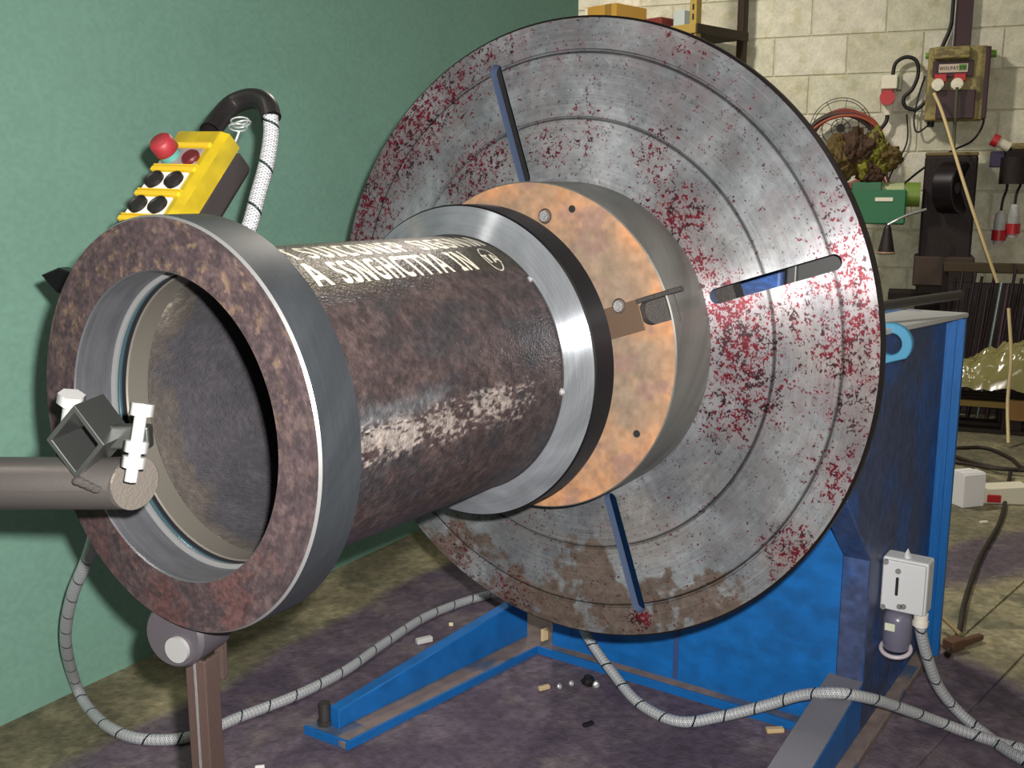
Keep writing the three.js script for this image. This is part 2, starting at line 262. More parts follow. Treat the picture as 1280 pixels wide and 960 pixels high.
{ // painted blocks in running bond, each one a little proud of its joints
  const bw = .398, bh = .2145, mats = [0, 1, 2, 3].map((k) => std([0xe9e8d4, 0xe2e2cc, 0xeceada, 0xdedcc6][k], .85, 0, { map: tex(128, 64, (u, v) => { const n = 232 + 40 * (fbm(u * 8 + k * 31, v * 4 + k * 7, 4) - .5) + 20 * (vn(u * 60, v * 30) - .5); const s = sm(.6, .85, fbm(u * 5 + k * 13, v * 3 + 40, 3)); return mix([n, n, n], [n * .94, n * .93, n * .87], s); }), bumpMap: rep(noiseBump, 2, 1), bumpScale: .0025 }));
  const hw = bw / 2 - .003, hh = bh / 2 - .003, c = .005, f = .007, q = [[-hw, -hh, 0], [hw, -hh, 0], [hw, hh, 0], [-hw, hh, 0], [-hw + c, -hh + c, f], [hw - c, -hh + c, f], [hw - c, hh - c, f], [-hw + c, hh - c, f]];
  const bg = new THREE.BufferGeometry(), pos = [], uv = [];
  for (const [a, b, d, e] of [[4, 5, 6, 7], [0, 1, 5, 4], [1, 2, 6, 5], [2, 3, 7, 6], [3, 0, 4, 7]]) for (const i of [a, b, d, a, d, e]) { pos.push(...q[i]); uv.push(q[i][0] / bw + .5, q[i][1] / bh + .5); }
  bg.setAttribute('position', new THREE.Float32BufferAttribute(pos, 3)); bg.setAttribute('uv', new THREE.Float32BufferAttribute(uv, 2)); bg.computeVertexNormals();
  for (let r = -7; r < 5; r++) for (let i = -6; i < 5; i++) { const m = part('block', bg, mats[Math.floor(rnd() * 4)], wallBack); m.position.set(-.135 + (i + .5) * bw + (r & 1 ? bw / 2 : 0), 1.61 + (r + .5) * bh, -.007); }
}
struct('wall_right', new THREE.BoxGeometry(.2, 4.2, 12).translate(5.3, 2.1, -3), mPlain);
struct('wall_front', new THREE.BoxGeometry(12, 4.2, .2).translate(0, 2.1, 2.6), mPlain);
struct('wall_far_left', new THREE.BoxGeometry(.2, 4.2, 12).translate(-4.3, 2.1, -3), mPlain);
struct('ceiling', new THREE.BoxGeometry(12, .2, 13).translate(.5, 4.3, -3), std(0xc9c9c2, .9));
// fluorescent fittings under the ceiling; the two weak ones are added fill
const mTube = std(0xffffff, .4, 0, { emissive: 0xfff4e0, emissiveIntensity: 4 }), mTray = std(0xdcdcd8, .5);
function lamp(p, turn, power, label, len = 1.2) {
  const t = thing('ceiling_lamp', label, 'ceiling lamp', p, turn);
  part('tray', box(len + .1, .06, .22, 0, .05, 0), mTray, t);
  for (const s of [-.05, .05]) part('lamp_tube', cyl(.016, len, 0, 0, s, 'x'), mTube, t);
  for (const s of [-1, 1]) part('hanger', new THREE.CylinderGeometry(.006, .006, 4.2 - p.y - .08, 8).translate(s * len * .4, .08 + (4.2 - p.y - .08) / 2, 0), mTray, t);
  const l = new THREE.RectAreaLight(0xfff4e4, power, len, .16); l.rotation.x = -Math.PI / 2; l.position.y = -.03; t.add(l); return t;
}
lamp(mp(-1.15, 3.75, 2.2), .4, KEY, 'fluorescent ceiling lamp hanging over the front of the welding positioner', .6);
lamp(V(.1, 3.25, -4.6), .35, TUBE * 1.5, 'short fluorescent ceiling lamp hanging near the white block wall', .55);
lamp(V(2.6, 3.7, -3.2), 0, TUBE * .08, 'added fluorescent fill lamp hanging over the right side of the floor');  // added fill light, no fitting known here
lamp(V(1.2, 3.8, .6), 0, TUBE * .11, 'added fluorescent fill lamp hanging behind the viewer');  // added unseen fill behind the camera

// ---------------------------------------------------------------- welding positioner
const pos_ = thing('welding_positioner', 'blue welding positioner with a large scratched round steel table on its front', 'machine', V(M0.x, 0, M0.z), TH);
const base = extrude([[-.63, -.07], [-.505, -.075], [-.425, .56], [.29, .56], [.29, .02], [.43, .02], [.43, 1.22], [-.6, 1.22], [-.56, .6]], .02, .003).rotateX(-Math.PI / 2);
part('base_plate', base, mDust, pos_, 'dusty base plate');
{ // the plate's painted lip, in front of the dust
  const lip = [[-.505, .0752], [-.425, -.5598], [.29, -.5598]], gs = []; for (let i = 0; i < 2; i++) { const [a, b] = lip[i], [c, d] = lip[i + 1], L = Math.hypot(c - a, d - b); gs.push(box(L, .021, .006, 0, 0, 0, .001).rotateY(-Math.atan2(d - b, c - a)).translate((a + c) / 2, .0105, (b + d) / 2)); }
  gs.push(box(.128, .021, .006, 0, 0, 0, .001).rotateY(.04).translate(-.567, .0105, .0725)); part('plate_lip', gs, mBlue, pos_);
}
// tapered box legs along the sides; outline drawn in (z, y), turned so that it runs along z
const side = (pts, x, w) => extrude(pts, w, .003).rotateY(-Math.PI / 2).translate(x + w, 0, 0);
const legL = side([[-.6, .02], [-.6, .135], [.045, .066], [.045, .02]], -.032, .032).rotateY(-.117).translate(-.549, 0, .0);
part('leg', legL, mBlue, pos_);
part('leg', side([[-.6, .02], [-.6, .14], [0, .06], [0, .02]], .325, .075), mBlue, pos_);
part('leg_cap', box(.075, .004, .62, 0, 0, 0, .001).rotateX(.1325).translate(.3625, .1025, -.3), std(0x666874, .8, 0, { bumpMap: rep(noiseBump, 1, 1), bumpScale: .001 }), pos_, 'dusty top of the leg');
part('levelling_bolt', [cyl(.013, .055, -.597, .045, .045), cyl(.018, .012, -.597, .026, .045, 'y', 6)], mDarkSteel, pos_);
part('body', [box(.74, .50, .56, 0, .26, -.873, .006), box(.70, .42, .30, 0, .69, -.98, .006)], mBlue, pos_);
part('seam_strip', box(.012, .48, .006, -.045, .265, -.592), mBlueGrime, pos_);
const cheek = [[-1.15, .02], [-.59, .02], [-.59, .42], [-.39, .60], [-.39, .80], [-.46, .915], [-1.15, .885]];
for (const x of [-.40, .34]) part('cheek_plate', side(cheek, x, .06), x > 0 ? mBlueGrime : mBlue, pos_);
part('edge_flange', [box(.045, .885, .02, .42, .4425, -1.155), box(.02, .885, .012, .435, .4425, -1.14)], mBlue, pos_);
part('top_plate', extrude([[.30, .46], [.42, .46], [.42, .60], [.435, .9], [.445, 1.165], [.30, 1.165]], .012, .002).rotateX(-Math.PI / 2).rotateX(-.045).translate(0, .938, 0), std(0xb9bcc0, .5, .2), pos_, 'pale worn top plate');
part('lock_bar', [bar(V(.32, .953, -.52), V(.43, .945, -1.12), .011, 12), box(.04, .022, .10, .35, .95, -.64, .006)], mDarkSteel, pos_, 'dark rusty bar');
part('lifting_eye', extrude([...Array(15)].map((_, i) => { const a = -.7 + i / 14 * (Math.PI * .5 + 1.2); return [.418 + .042 * Math.cos(a), .893 + .042 * Math.sin(a)]; }).concat([[.36, .935], [.36, .835]]), .018, .002, [[.418, .893, .022]]).translate(0, 0, -.57), std(0x3f86ac, .5), pos_, 'pale blue lifting eye');
// tilting head behind the table
part('bearing_housing', [cyl(.24, .16, 0, CY, -.15, 'z', 48), box(.62, .30, .16, 0, CY, -.30, .01), cyl(.09, .14, .33, CY - .15, -.45, 'x')], mBlueGrime, pos_);
part('added_dark_plate', new THREE.CylinderGeometry(.53, .53, .012, 64, 1, false, 2.2, 4.1).rotateX(Math.PI / 2).translate(0, CY, -.075), mCapDark, pos_, 'added dark plate behind the table that makes its slots look black');  // added so that the slots show black instead of the wall
part('casting', [box(.10, .075, .05, .425, CY + .135, -.12, .008), box(.02, .09, .06, .372, CY + .12, -.12, .005).rotateZ(0)], std(0x4b4e50, .4, .5), pos_, 'grey casting seen through the slot');
part('gear_ring', cyl(.30, .035, 0, CY, -.085, 'z', 64), mDarkSteel, pos_);
const SLOTS = [0, 1, 2, 3].map((k) => ({ t: (18.3 + 90 * k) * Math.PI / 180, a: .285, b: .506, w: .0125 }));
const T = slottedRing(.25, .546, SLOTS, [.384, .4938], 0), tb = part('rotary_table', T.face, mTable, pos_, 'round steel table with worn red paint and four slots');
tb.position.set(0, CY, 0);
for (const w of T.walls(.02)) part('slot_wall', w, mSlot, tb); 
part('rim', revolve([[.546, 0], [.55, -.004], [.55, -.016], [.546, -.02]]), std(0x1e1a1c, .4, .5), tb);
part('back_face', slottedRing(.25, .546, SLOTS, [], -.02).face, mDarkSteel, tb);
const drum = part('adapter_drum', revolve([[.2756, 0], [.2756, .126], [.2736, .128]]), mDrum, tb, 'grey machined drum');
const ang = 18.5 * Math.PI / 180, F = slottedRing(.12, .2736, [{ t: ang, a: .222, b: .3, w: .021 }, { t: ang + Math.PI, a: .222, b: .3, w: .021 }], [], .128);
part('drum_face', F.face, mOrange, drum, 'rust orange face of the drum');
for (const w of F.walls(.02)) part('key_slot', w, mDarkSteel, drum);
part('key_floor', box(.062, .05, .004, .246, 0, .106).rotateZ(ang), mDarkSteel, drum);
part('key_floor', box(.062, .05, .004, -.246, 0, .106).rotateZ(ang), mDarkSteel, drum);
part('jaw', box(.075, .008, .022, .262, .021, .124).rotateZ(ang), mDarkSteel, drum);
part('jaw', box(.095, .05, .0025, .178, 0, .1285, .001).rotateZ(ang), std(0x5c4c40, .5, .4), drum, 'worn brown key strip');
for (const [x, y, r] of [[.034, .22, .0085], [.174, .082, .0085], [-.13, .18, .0085], [-.2, -.09, .0085], [.02, -.223, .0085]]) { const b = part('bolt', [cyl(r, .006, x, y, .130, 'z', 20), hex(r * .5, .002, x, y, .1335, 'z')], mSteel, drum); part('bolt_seat', new THREE.TorusGeometry(r * 1.3, .0016, 8, 24).translate(x, y, .1285), mDarkSteel, b); }
for (const [x, y] of [[.085, .232], [.21, -.12]]) part('bolt_hole', cyl(.006, .002, x, y, .1283, 'z', 16), mCapDark, drum);

// junction box on the positioner's side
const jb = thing('junction_box', 'pale grey electrical junction box bolted to the blue side of the welding positioner', 'junction box', V(M0.x, 0, M0.z), TH);
const mGrey = std(0xc3c9cf, .5);
part('housing', box(.098, .122, .055, .4495, .344, -.7095, .006), mGrey, jb);
part('lid', box(.09, .114, .01, .4495, .344, -.678, .004), mGrey, jb);
part('lever', box(.006, .042, .006, .4375, .345, -.6715), mCapDark, jb, 'black slot handle');
for (const [x, y] of [[.411, .396], [.411, .292], [.438, .38], [.446, .3], [.454, .302]]) part('screw', cyl(.006, .004, x, y, -.672, 'z', 12), mSteel, jb);
part('clip', [new THREE.ConeGeometry(.012, .026, 4).translate(.449, .414, -.70)], mGrey, jb);
part('cable_gland', [cyl(.015, .03, .486, .27, -.70), cyl(.018, .01, .486, .262, -.70, 'y', 6)], std(0xd9d6cf, .4), jb);
const so = thing('socket_cup', 'clouded grey plastic socket cup hanging under the junction box', 'socket', V(M0.x, 0, M0.z), TH);
part('cup', revolve([[.026, 0], [.031, .02], [.031, .07], [.026, .085], [.012, .09]], 40, true).rotateX(-Math.PI / 2).translate(.438, .192, -.70), std(0x66667a, .3), so);
part('collar', new THREE.TorusGeometry(.031, .005, 10, 36).rotateX(Math.PI / 2 + .3).translate(.438, .19, -.70), std(0xb9b2bd, .4), so);
part('name_plate', box(.022, .017, .004, .43, .25, -.667), std(0xc9d2bd, .5), so);

// ---------------------------------------------------------------- the flanged pipe being welded
const pp = thing('flanged_pipe', 'dark rusty steel pipe with stencilled white letters and a thick ring flange at each end', 'pipe', V(M0.x, CY, M0.z), TH);
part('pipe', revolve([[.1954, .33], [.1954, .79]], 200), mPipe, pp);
part('spigot', revolve([[.15, .13], [.15, .26]]), mDarkSteel, pp);
const rf = part('rear_flange', revolve([[.15, .26], [.238, .26], [.241, .263], [.241, .312], [.2385, .3145]]), mBlackSteel, pp, 'turned rim of the rear flange, coloured black for its dark reflection');  // dark reflection on the rim is put into its base colour
part('flange_face', revolve([[.2385, .3145], [.1965, .329]], 200), mTurned, rf, 'bright turned face of the rear flange');
part('weld_gap', new THREE.TorusGeometry(.1958, .0013, 6, 160).translate(0, 0, .3296), mCapDark, rf);
part('tack_weld', new THREE.SphereGeometry(.006, 12, 8).scale(1, 1, .6).translate(.1955, -.02, .334), mSteel, rf);
part('tack_weld', new THREE.SphereGeometry(.005, 12, 8).scale(1, 1, .6).translate(.14, .137, .333), mSteel, rf);
const ff = part('front_flange', revolve([[.1954, .79], [.2345, .79], [.2368, .7925], [.2368, .849]]), mRim, pp, 'blue grey rim of the front flange');
part('flange_edge', revolve([[.2368, .849], [.2345, .8522]]), std(0x9a9ea2, .3, .7), ff, 'bright bevelled edge');
part('flange_face', revolve([[.2345, .8522], [.1775, .8522]]), mRust, ff, 'mottled rusty face of the front flange');
part('bore', revolve([[.1775, .8522], [.1762, .8505], [.1762, .803], [.1775, .801]]), mBore, ff, 'grey machined bore');
part('step_ring', revolve([[.1775, .801], [.172, .799], [.172, .796]]), std(0x8e9296, .35, .6), ff);
part('weld_groove', revolve([[.172, .796], [.180, .794], [.180, .786], [.173, .783]]), std(0x23252b, .4, .5), ff, 'dark groove');
part('weld_bead', new THREE.TorusGeometry(.1775, .0036, 10, 200).translate(0, 0, .7895), std(0x4c6874, .25, .7), ff, 'bluish weld bead');
part('backing_ring', revolve([[.173, .783], [.1715, .781], [.1715, .752], [.1735, .75]]), std(0x66645f, .5, .5), ff);
part('pipe_bore', revolve([[.1735, .30], [.1735, .75]], 200), mInner, pp, 'dark pipe bore with a gritty band near the mouth');
part('end_disc', revolve([[.1735, .30], [.0001, .30]], 96), mDarkSteel, pp);

// ---------------------------------------------------------------- stand under the front flange
{
  const p = mp(-.034, 0, .80), t = thing('roller_stand', 'rusty steel post with a roller carrying the pipe under its front flange', 'stand', p, TH + .25);
  const rust = std(0x4a3c39, .6, .35, { bumpMap: rep(noiseBump, 1, 6), bumpScale: .0008 });
  part('post', [box(.03, .63, .006, .002, .32, .012), box(.006, .63, .026, .014, .32, 0)], rust, t);
  part('post_highlight', box(.003, .625, .003, .002, .32, .0155, .001), mSteel, t);  // bright strip stands in for the highlight down the post
  part('foot_plate', box(.24, .012, .24, 0, .006, 0), rust, t);
  t.updateMatrixWorld(); const wc = t.worldToLocal(at(238, 782, 1.258)); part('fork', [box(.012, .08, .012, wc.x + .012, .63, wc.z - .04)], rust, t);
  part('roller', revolve([[.0001, -.034], [.037, -.034], [.041, -.028], [.041, .028], [.037, .034], [.0001, .034]], 48).translate(wc.x, wc.y, wc.z), std(0x55525a, .45, .5), t);
  part('hub_cap', cyl(.016, .006, wc.x + .008, wc.y - .014, wc.z + .036, 'z', 32), std(0x84878a, .5, .2), t, 'pale cap of the roller');
}

// ---------------------------------------------------------------- arm with the bracket in front of the flange
{
  const c = at(140, 604, 1.04), t = thing('torch_arm', 'round steel arm with a welded bracket and two zinc bolts, in front of the flange', 'arm', c);
  const L = .62, tubeG = new THREE.CylinderGeometry(.0265, .0265, L, 40, 1).rotateZ(Math.PI / 2).translate(-L / 2 + .022, 0, 0);
  { const p = tubeG.attributes.position; for (let i = 0; i < p.count; i++) if (p.getX(i) > 0) p.setX(i, p.getX(i) - .62 * p.getZ(i)); tubeG.computeVertexNormals(); }
  part('arm_tube', tubeG, std(0x4e4c4c, .4, .6, { bumpMap: rep(noiseBump, 2, 6), bumpScale: .00012 }), t);
  const nrm = V(1, 0, .62).normalize(), cap = cyl(.0268, .003, 0, 0, 0, 'y', 32).applyQuaternion(new THREE.Quaternion().setFromUnitVectors(V(0, 1, 0), nrm)); cap.scale(1, 1, 1.14); cap.translate(.0228, 0, 0);
  part('end_cap', cap, std(0x6d6965, .42, .5, { bumpMap: rep(noiseBump, .4, .4), bumpScale: .0006 }), t, 'ground weld on the cut end');
  const loc = (x, y, d) => at(x, y, d).sub(c);
  // short square tube standing on its edge, open end towards the viewer
  const S = .029, ctr = loc(94, 554, 1.0), sq = new THREE.Shape([V(-S * 1.0, 0, 0), V(0, -S * 1.24, 0), V(S * 1.0, 0, 0), V(0, S * 1.24, 0)].map((q) => new THREE.Vector2(q.x, q.y)));
  const k = .84; sq.holes.push(new THREE.Path([[-S * k, 0], [0, S * 1.24 * k], [S * k, 0], [0, -S * 1.24 * k]].map((q) => new THREE.Vector2(q[0], q[1]))));
  const sg = new THREE.ExtrudeGeometry(sq, { depth: .055, bevelEnabled: true, bevelSize: .0007, bevelThickness: .0007, bevelSegments: 1 }).translate(0, 0, -.055).rotateZ(-.06).rotateY(-.12);
  part('angle_bracket', sg.translate(ctr.x, ctr.y + .001, ctr.z), std(0x5a5f5f, .28, .8), t);
  part('weld', [0, 1, 2, 3].map((i) => new THREE.SphereGeometry(.0055 - .0003 * i, 10, 8).scale(1.2, .8, .9).translate(ctr.x + .002 + i * .005, ctr.y - .037 - .003 * i, ctr.z + .004 - i * .001)), mDarkSteel, t);
  part('lug', box(.05, .024, .016, 0, 0, 0, .003).translate(loc(160, 549, 1.02).x - .006, loc(160, 549, 1.02).y, loc(160, 549, 1.02).z - .012), std(0x454848, .4, .7), t);
  const a = loc(177, 512, 1.0), b = loc(163, 602, 1.0), d = b.clone().sub(a).normalize(), P = (s) => a.clone().addScaledVector(d, s);
  const bolt = part('bolt', [bar(P(-.006), P(.006), .0115, 6), bar(P(.004), P(a.distanceTo(b)), .006, 20)], mZinc, t, 'long zinc bolt');
  for (const s of [.031, .046]) part('nut', bar(P(s), P(s + .011), .0115, 6), mZinc, bolt);
  const e = loc(89, 497, 1.045), f = loc(82, 545, 1.06), dd = f.clone().sub(e).normalize();
  part('bolt', [bar(e.clone().addScaledVector(dd, -.004), e.clone().addScaledVector(dd, .007), .0135, 6), bar(e.clone().addScaledVector(dd, .006), e.clone().addScaledVector(dd, .05), .0068, 20)], mZinc, t, 'short zinc bolt');
  // column outside the picture that carries the arm
  part('column', box(.06, c.y + .08, .06, -L + .04, -c.y + (c.y + .08) / 2, 0), mDarkSteel, t);
  part('column_foot', box(.4, .014, .4, -L + .04, -c.y + .007, 0), mDarkSteel, t);
}

// ---------------------------------------------------------------- pendant with its conduit
const camX = V(1, 0, 0), camY = V(0, 1, 0).applyQuaternion(camera.quaternion), camZ = V(0, 0, 1).applyQuaternion(camera.quaternion);
{
  const D = 1.6, o = at(252, 163, D), bas = (x, y, z) => V(0, 0, 0).addScaledVector(camX, x).addScaledVector(camY, y).addScaledVector(camZ, z).normalize();
  const X = bas(1, -.123, .5), Y = bas(.289, .726, -.4), N = X.clone().cross(Y).normalize(), Y2 = N.clone().cross(X);
  const t = thing('control_pendant', 'yellow push button pendant with a red emergency stop behind the flange', 'pendant', o); t.quaternion.setFromRotationMatrix(new THREE.Matrix4().makeBasis(X, Y2, N));
  const yel = std(0xffffff, .45, 0, { map: tex(256, 256, (u, v) => mul(mix([164, 145, 20], [134, 120, 30], sm(.5, .7, fbm(u * 6, v * 6, 4))), .86 + .28 * fbm(u * 40, v * 40, 3))) });
  const plate = std(0x8d8488, .4, .2), white = std(0xdedfd8, .5), frame = std(0xc9ab26, .45);
  // local: x across, y up the pendant (top edge at 0), z out of the face
  const hw = .054, len = .26, prof = [[-hw, -.035], [hw, -.035], [hw, -.006], [hw - .014, 0], [-hw + .008, 0], [-hw, -.006]];
  part('housing', extrude(prof, len, .002).rotateX(Math.PI / 2).translate(0, 0, 0), yel, t);
  part('back_shell', box(hw * 2 - .004, len + .01, .05, 0, -len / 2 - .005, -.058, .012), std(0x2b2728, .5), t, 'dark brown back half');
  for (let r = 0; r < 4; r++) {
    const y = -.058 - r * .05;
    part('button_plate', box(.074, .036, .003, -.006, y, .001, .001), r === 0 ? plate : white, t);
    part('frame_rib', [box(.088, .008, .006, -.004, y + .0245, .002, .001), box(.088, .002, .007, -.004, y - .018, .001, .0005)], frame, t);
    if (r === 0) {
      const e = part('emergency_stop', revolve([[.0001, .035], [.015, .035], [.018, .032], [.0195, .013], [.015, .010], [.013, .009]], 40, true).translate(-.026, y + .002, 0), std(0x8a2630, .5), t, 'red mushroom button');
      part('collar', cyl(.0165, .009, -.026, y + .001, .0065, 'z', 32), std(0x4f8c86, .4), e, 'green collar');
      part('push_button', revolve([[.0001, .009], [.012, .009], [.0145, .006], [.0145, .001]], 32).translate(.018, y - .003, 0), std(0x54181f, .35), t, 'dark red button');
    } else for (const x of [-.025, .015]) part('push_button', [revolve([[.0001, .007], [.011, .007], [.013, .009], [.0155, .008], [.0155, .001]], 32).translate(x, y, 0)], mBlack, t, 'black button');
  }
  // a blunt bar from the pipe's flank carries the pendant's lower end
}
{
  const tip = at(58, 343, 1.6), root = mp(-.203, CY + .06, .60);
  const d = root.clone().sub(tip), g = extrude([[0, 0], [.035, .02], [d.length(), .02], [d.length(), -.02], [.035, -.02]], .022, .002).translate(0, 0, -.011);
  const X = d.clone().normalize(), Z = X.clone().cross(V(0, 1, 0)).normalize(), Y = Z.clone().cross(X);
  const m = solo('steel_bar', g, mBlackSteel, 'pointed black steel bar sticking out to the left behind the front flange', 'bar'); m.position.copy(tip); m.quaternion.setFromRotationMatrix(new THREE.Matrix4().makeBasis(X, Y, Z));
}
const fl = (x, z, y = .0135) => V(x, y, z);
{
  const t = thing('pendant_cable', 'silver braided cable looping from the yellow pendant down to the floor and under the table', 'cable');
  part('sleeve', tube([at(262, 165, 1.63), at(275, 147, 1.66), at(292, 130, 1.68), at(315, 123, 1.67), at(333, 130, 1.65), at(339, 148, 1.64)], .0165, 40, 16), mRubber, t, 'black rubber sleeve');
  part('braid', tube([at(338, 145, 1.64), at(339, 165, 1.64), at(333, 205, 1.63), at(322, 245, 1.62), at(312, 282, 1.61), at(285, 345, 1.64), at(205, 450, 1.75), at(150, 560, 1.85), at(112, 690, 2.0), at(90, 745, 2.1), at(82, 800, 2.24), fl(-1.03, -2.27, .03), fl(-1.0, -2.235), fl(-.893, -2.119), fl(-.806, -2.075), fl(-.709, -2.085), fl(-.621, -2.172), fl(-.514, -2.274), fl(-.42, -2.398), fl(-.339, -2.559), fl(-.227, -2.752), fl(-.076, -2.886), mp(-.62, .06, -.74), mp(-.56, .19, -.64), mp(-.46, .24, -.555), V(.14, .17, -2.50), V(.191, .09, -2.428), V(.243, .045, -2.331), V(.299, .0145, -2.232), V(.38, .0135, -2.151), V(.468, .03, -2.143), V(.567, .075, -2.113), V(.63, .118, -2.075), V(.69, .146, -2.03), V(.77, .125, -2.045), V(.837, .09, -2.078), V(.96, .03, -2.111), V(1.016, .0145, -2.094), V(1.101, .0135, -2.033), V(1.3, .0135, -1.93)], .0125, 620, 14, .072), mBraid, t);
}
solo('feed_cable', tube([mp(.486, .262, -.70), V(.9, .24, -2.128), V(.925, .17, -2.14), V(.965, .09, -2.155), V(1.012, .034, -2.15), V(1.045, .0135, -2.10), V(1.085, .0135, -1.985), V(1.25, .0135, -1.84)], .0125, 160, 14, .072), mBraid, 'shorter braided cable running from the junction box down to the right floor corner', 'cable');
{
  const k = thing('key_ring', 'small chrome ring and link hanging at the top of the yellow pendant', 'key ring', at(300, 156, 1.6));
  for (const [x, y, z, a] of [[0, .006, 0, .4], [.004, .001, .004, .9], [-.003, -.004, .002, .1]]) part('ring', new THREE.TorusGeometry(.0135, .0014, 8, 28).rotateX(1.2).rotateY(a).translate(x, y, z), mZinc, k);
  part('link', tube([V(-.002, -.01, 0), V(-.007, -.022, 0), V(-.014, -.034, -.002)], .002, 12, 8), mZinc, k);
}

// ---------------------------------------------------------------- block wall: sockets, cables, machines (wall frame: a along, y up, b out)
const wthing = (name, label, category, a, y, b, group) => thing(name, label, category, wp(a, y, b), PHI, group);
const wsolo = (name, geo, mat, label, category, group) => { const m = solo(name, geo, mat, label, category, group); m.position.copy(W0); m.rotation.y = PHI; return m; };
const mMaroon = std(0x3b2129, .5), mRed = std(0xb3242c, .4), mOlive = std(0xffffff, .55, 0, { map: tex(128, 128, (u, v) => mul(mix([150, 138, 84], [104, 94, 62], sm(.4, .7, fbm(u * 6, v * 6, 4))), .85 + .3 * fbm(u * 40, v * 40, 3))) });
const mCream = std(0xe3e0cf, .5), mBrown = std(0x1d1113, .6, .1, { bumpMap: rep(noiseBump, 2, 2), bumpScale: .002 });
{
  const t = wthing('distribution_box', 'worn olive power distribution box with two red socket lids on the block wall', 'distribution box', .235, 1.745, 0);
  part('enclosure', box(.29, .38, .14, 0, 0, .07, .01), mOlive, t);
  part('side_cover', box(.05, .37, .12, .135, 0, .08, .006), mMaroon, t, 'dark maroon right side');
  part('cover', box(.18, .065, .06, -.03, .155, .155, .012), mOlive, t);
  part('lower_cover', box(.19, .15, .03, .005, -.11, .15, .006), mMaroon, t, 'dark lower cover');
  part('label_plate', box(.2, .085, .02, -.02, .075, .146, .004), mMaroon, t);
  part('label_print', new THREE.PlaneGeometry(.165, .06).translate(-.02, .078, .1568), std(0xffffff, .5, 0, { map: canvasTex(256, 96, (g, w, h) => { g.fillStyle = '#2b161d'; g.fillRect(0, 0, w, h); g.fillStyle = '#c9bcae'; g.fillRect(20, 14, 220, 68); g.fillStyle = '#4f8f3a'; g.fillRect(172, 20, 60, 50); g.fillStyle = '#2b161d'; g.font = 'bold 40px sans-serif'; g.fillText('WOLPAT', 24, 62, 146); g.fillText('EN', 178, 60, 48); }) }), t);
  for (const x of [-.09, .005]) {
    const s = part('socket', [cyl(.032, .05, x, -.005, .155, 'z', 28, .03), cyl(.02, .04, x, -.02, .18, 'z', 20)], mCream, t, 'cream socket collar');
    part('lid', box(.062, .042, .02, x + .012, .028, .165, .006), mRed, s, 'red hinged lid');
  }
  part('knob', [cyl(.02, .05, .165, .155, .05, 'x', 16), cyl(.016, .03, -.145, .16, .03, 'x', 14)], std(0x6f9a35, .5), t, 'green knob');
  part('cable_gland', [cyl(.018, .04, -.11, -.2, .07), cyl(.018, .03, .145, -.15, .09, 'x')], mBlack, t);
}
wsolo('cable_duct', [box(.085, 2.2, .05, .253, 3.03, .025)], mMaroon, 'wide dark maroon cable duct rising from the distribution box', 'duct');
wsolo('wall_cable', tube([V(.10, 1.80, .03), V(.16, 1.96, .03), V(.19, 2.05, .03), V(.195, 2.2, .03), V(.195, 4, .03)], .011), mBlack, 'thick black cable left of the duct, bending behind the distribution box', 'cable');
wsolo('wall_cable', tube([V(.207, 1.93, .06), V(.208, 2.1, .055), V(.208, 4, .055)], .006), mSteel, 'thin grey cable running up beside the duct', 'cable');
{
  const t = wthing('wall_socket', 'small white wall socket with a round red plug under it', 'socket', -.10, 1.73, 0);
  part('housing', box(.085, .075, .08, 0, .04, .04, .008), mCream, t); part('shade_plate', box(.03, .07, .06, .05, .03, .035, .006), std(0x77806a, .6), t);
  part('plug', [cyl(.04, .07, -.005, -.045, .085, 'z', 32), cyl(.033, .05, -.005, -.03, .06, 'y', 24)], mRed, t, 'round red plug');
  part('plug_tail', [cyl(.022, .06, 0, -.105, .05, 'y', 20, .03)], mCream, t, 'cream plug tail');
}
wsolo('wall_cable', tube([V(-.087, 1.80, .05), V(-.074, 1.873, .05), V(-.023, 1.901, .05), V(.027, 1.882, .05), V(.044, 1.81, .05), V(.017, 1.727, .05), V(-.021, 1.686, .05), V(-.01, 1.639, .05), V(.045, 1.622, .05), V(.095, 1.665, .05)], .0105), mBlack, 'black cable bent in an S between the white socket and the distribution box', 'cable');
wsolo('wall_cable', tube([V(-.1, 1.60, .05), V(-.105, 1.56, .055), V(-.15, 1.50, .06), V(-.2, 1.45, .07)], .011), mBlack, 'short black cable leaving the red plug downwards to the left', 'cable');
wsolo('wall_cable', tube([V(.08, 1.80, .02), V(.055, 1.70, .03), V(.04, 1.55, .05), V(.06, 1.5, .06), V(.13, 1.55, .06)], .005), mBlack, 'thin black cable hanging in a loop left of the distribution box', 'cable');
wsolo('wall_cable', tube([V(.385, 1.62, .08), V(.385, 1.53, .08), V(.34, 1.45, .10), V(.25, 1.40, .14), V(.1, 1.30, .2), V(-.02, 1.19, .3)], .006), mBlack, 'thin black cable sagging from the right side of the distribution box', 'cable');
wsolo('wall_cable', tube([V(0, 1.6, .02), V(.01, 1.45, .02), V(-.06, 1.28, .02), V(-.09, 1.18, .03)], .0045), mBlack, 'very thin dark wire curving down the wall below the white socket', 'cable');
wsolo('socket_cable', tube([V(.24, 1.72, .2), V(.243, 1.6, .2), V(.245, 1.45, .2), V(.25, 1.35, .25)], .009), std(0x4f5240, .5), 'olive cable dropping from the right red socket lid', 'cable');
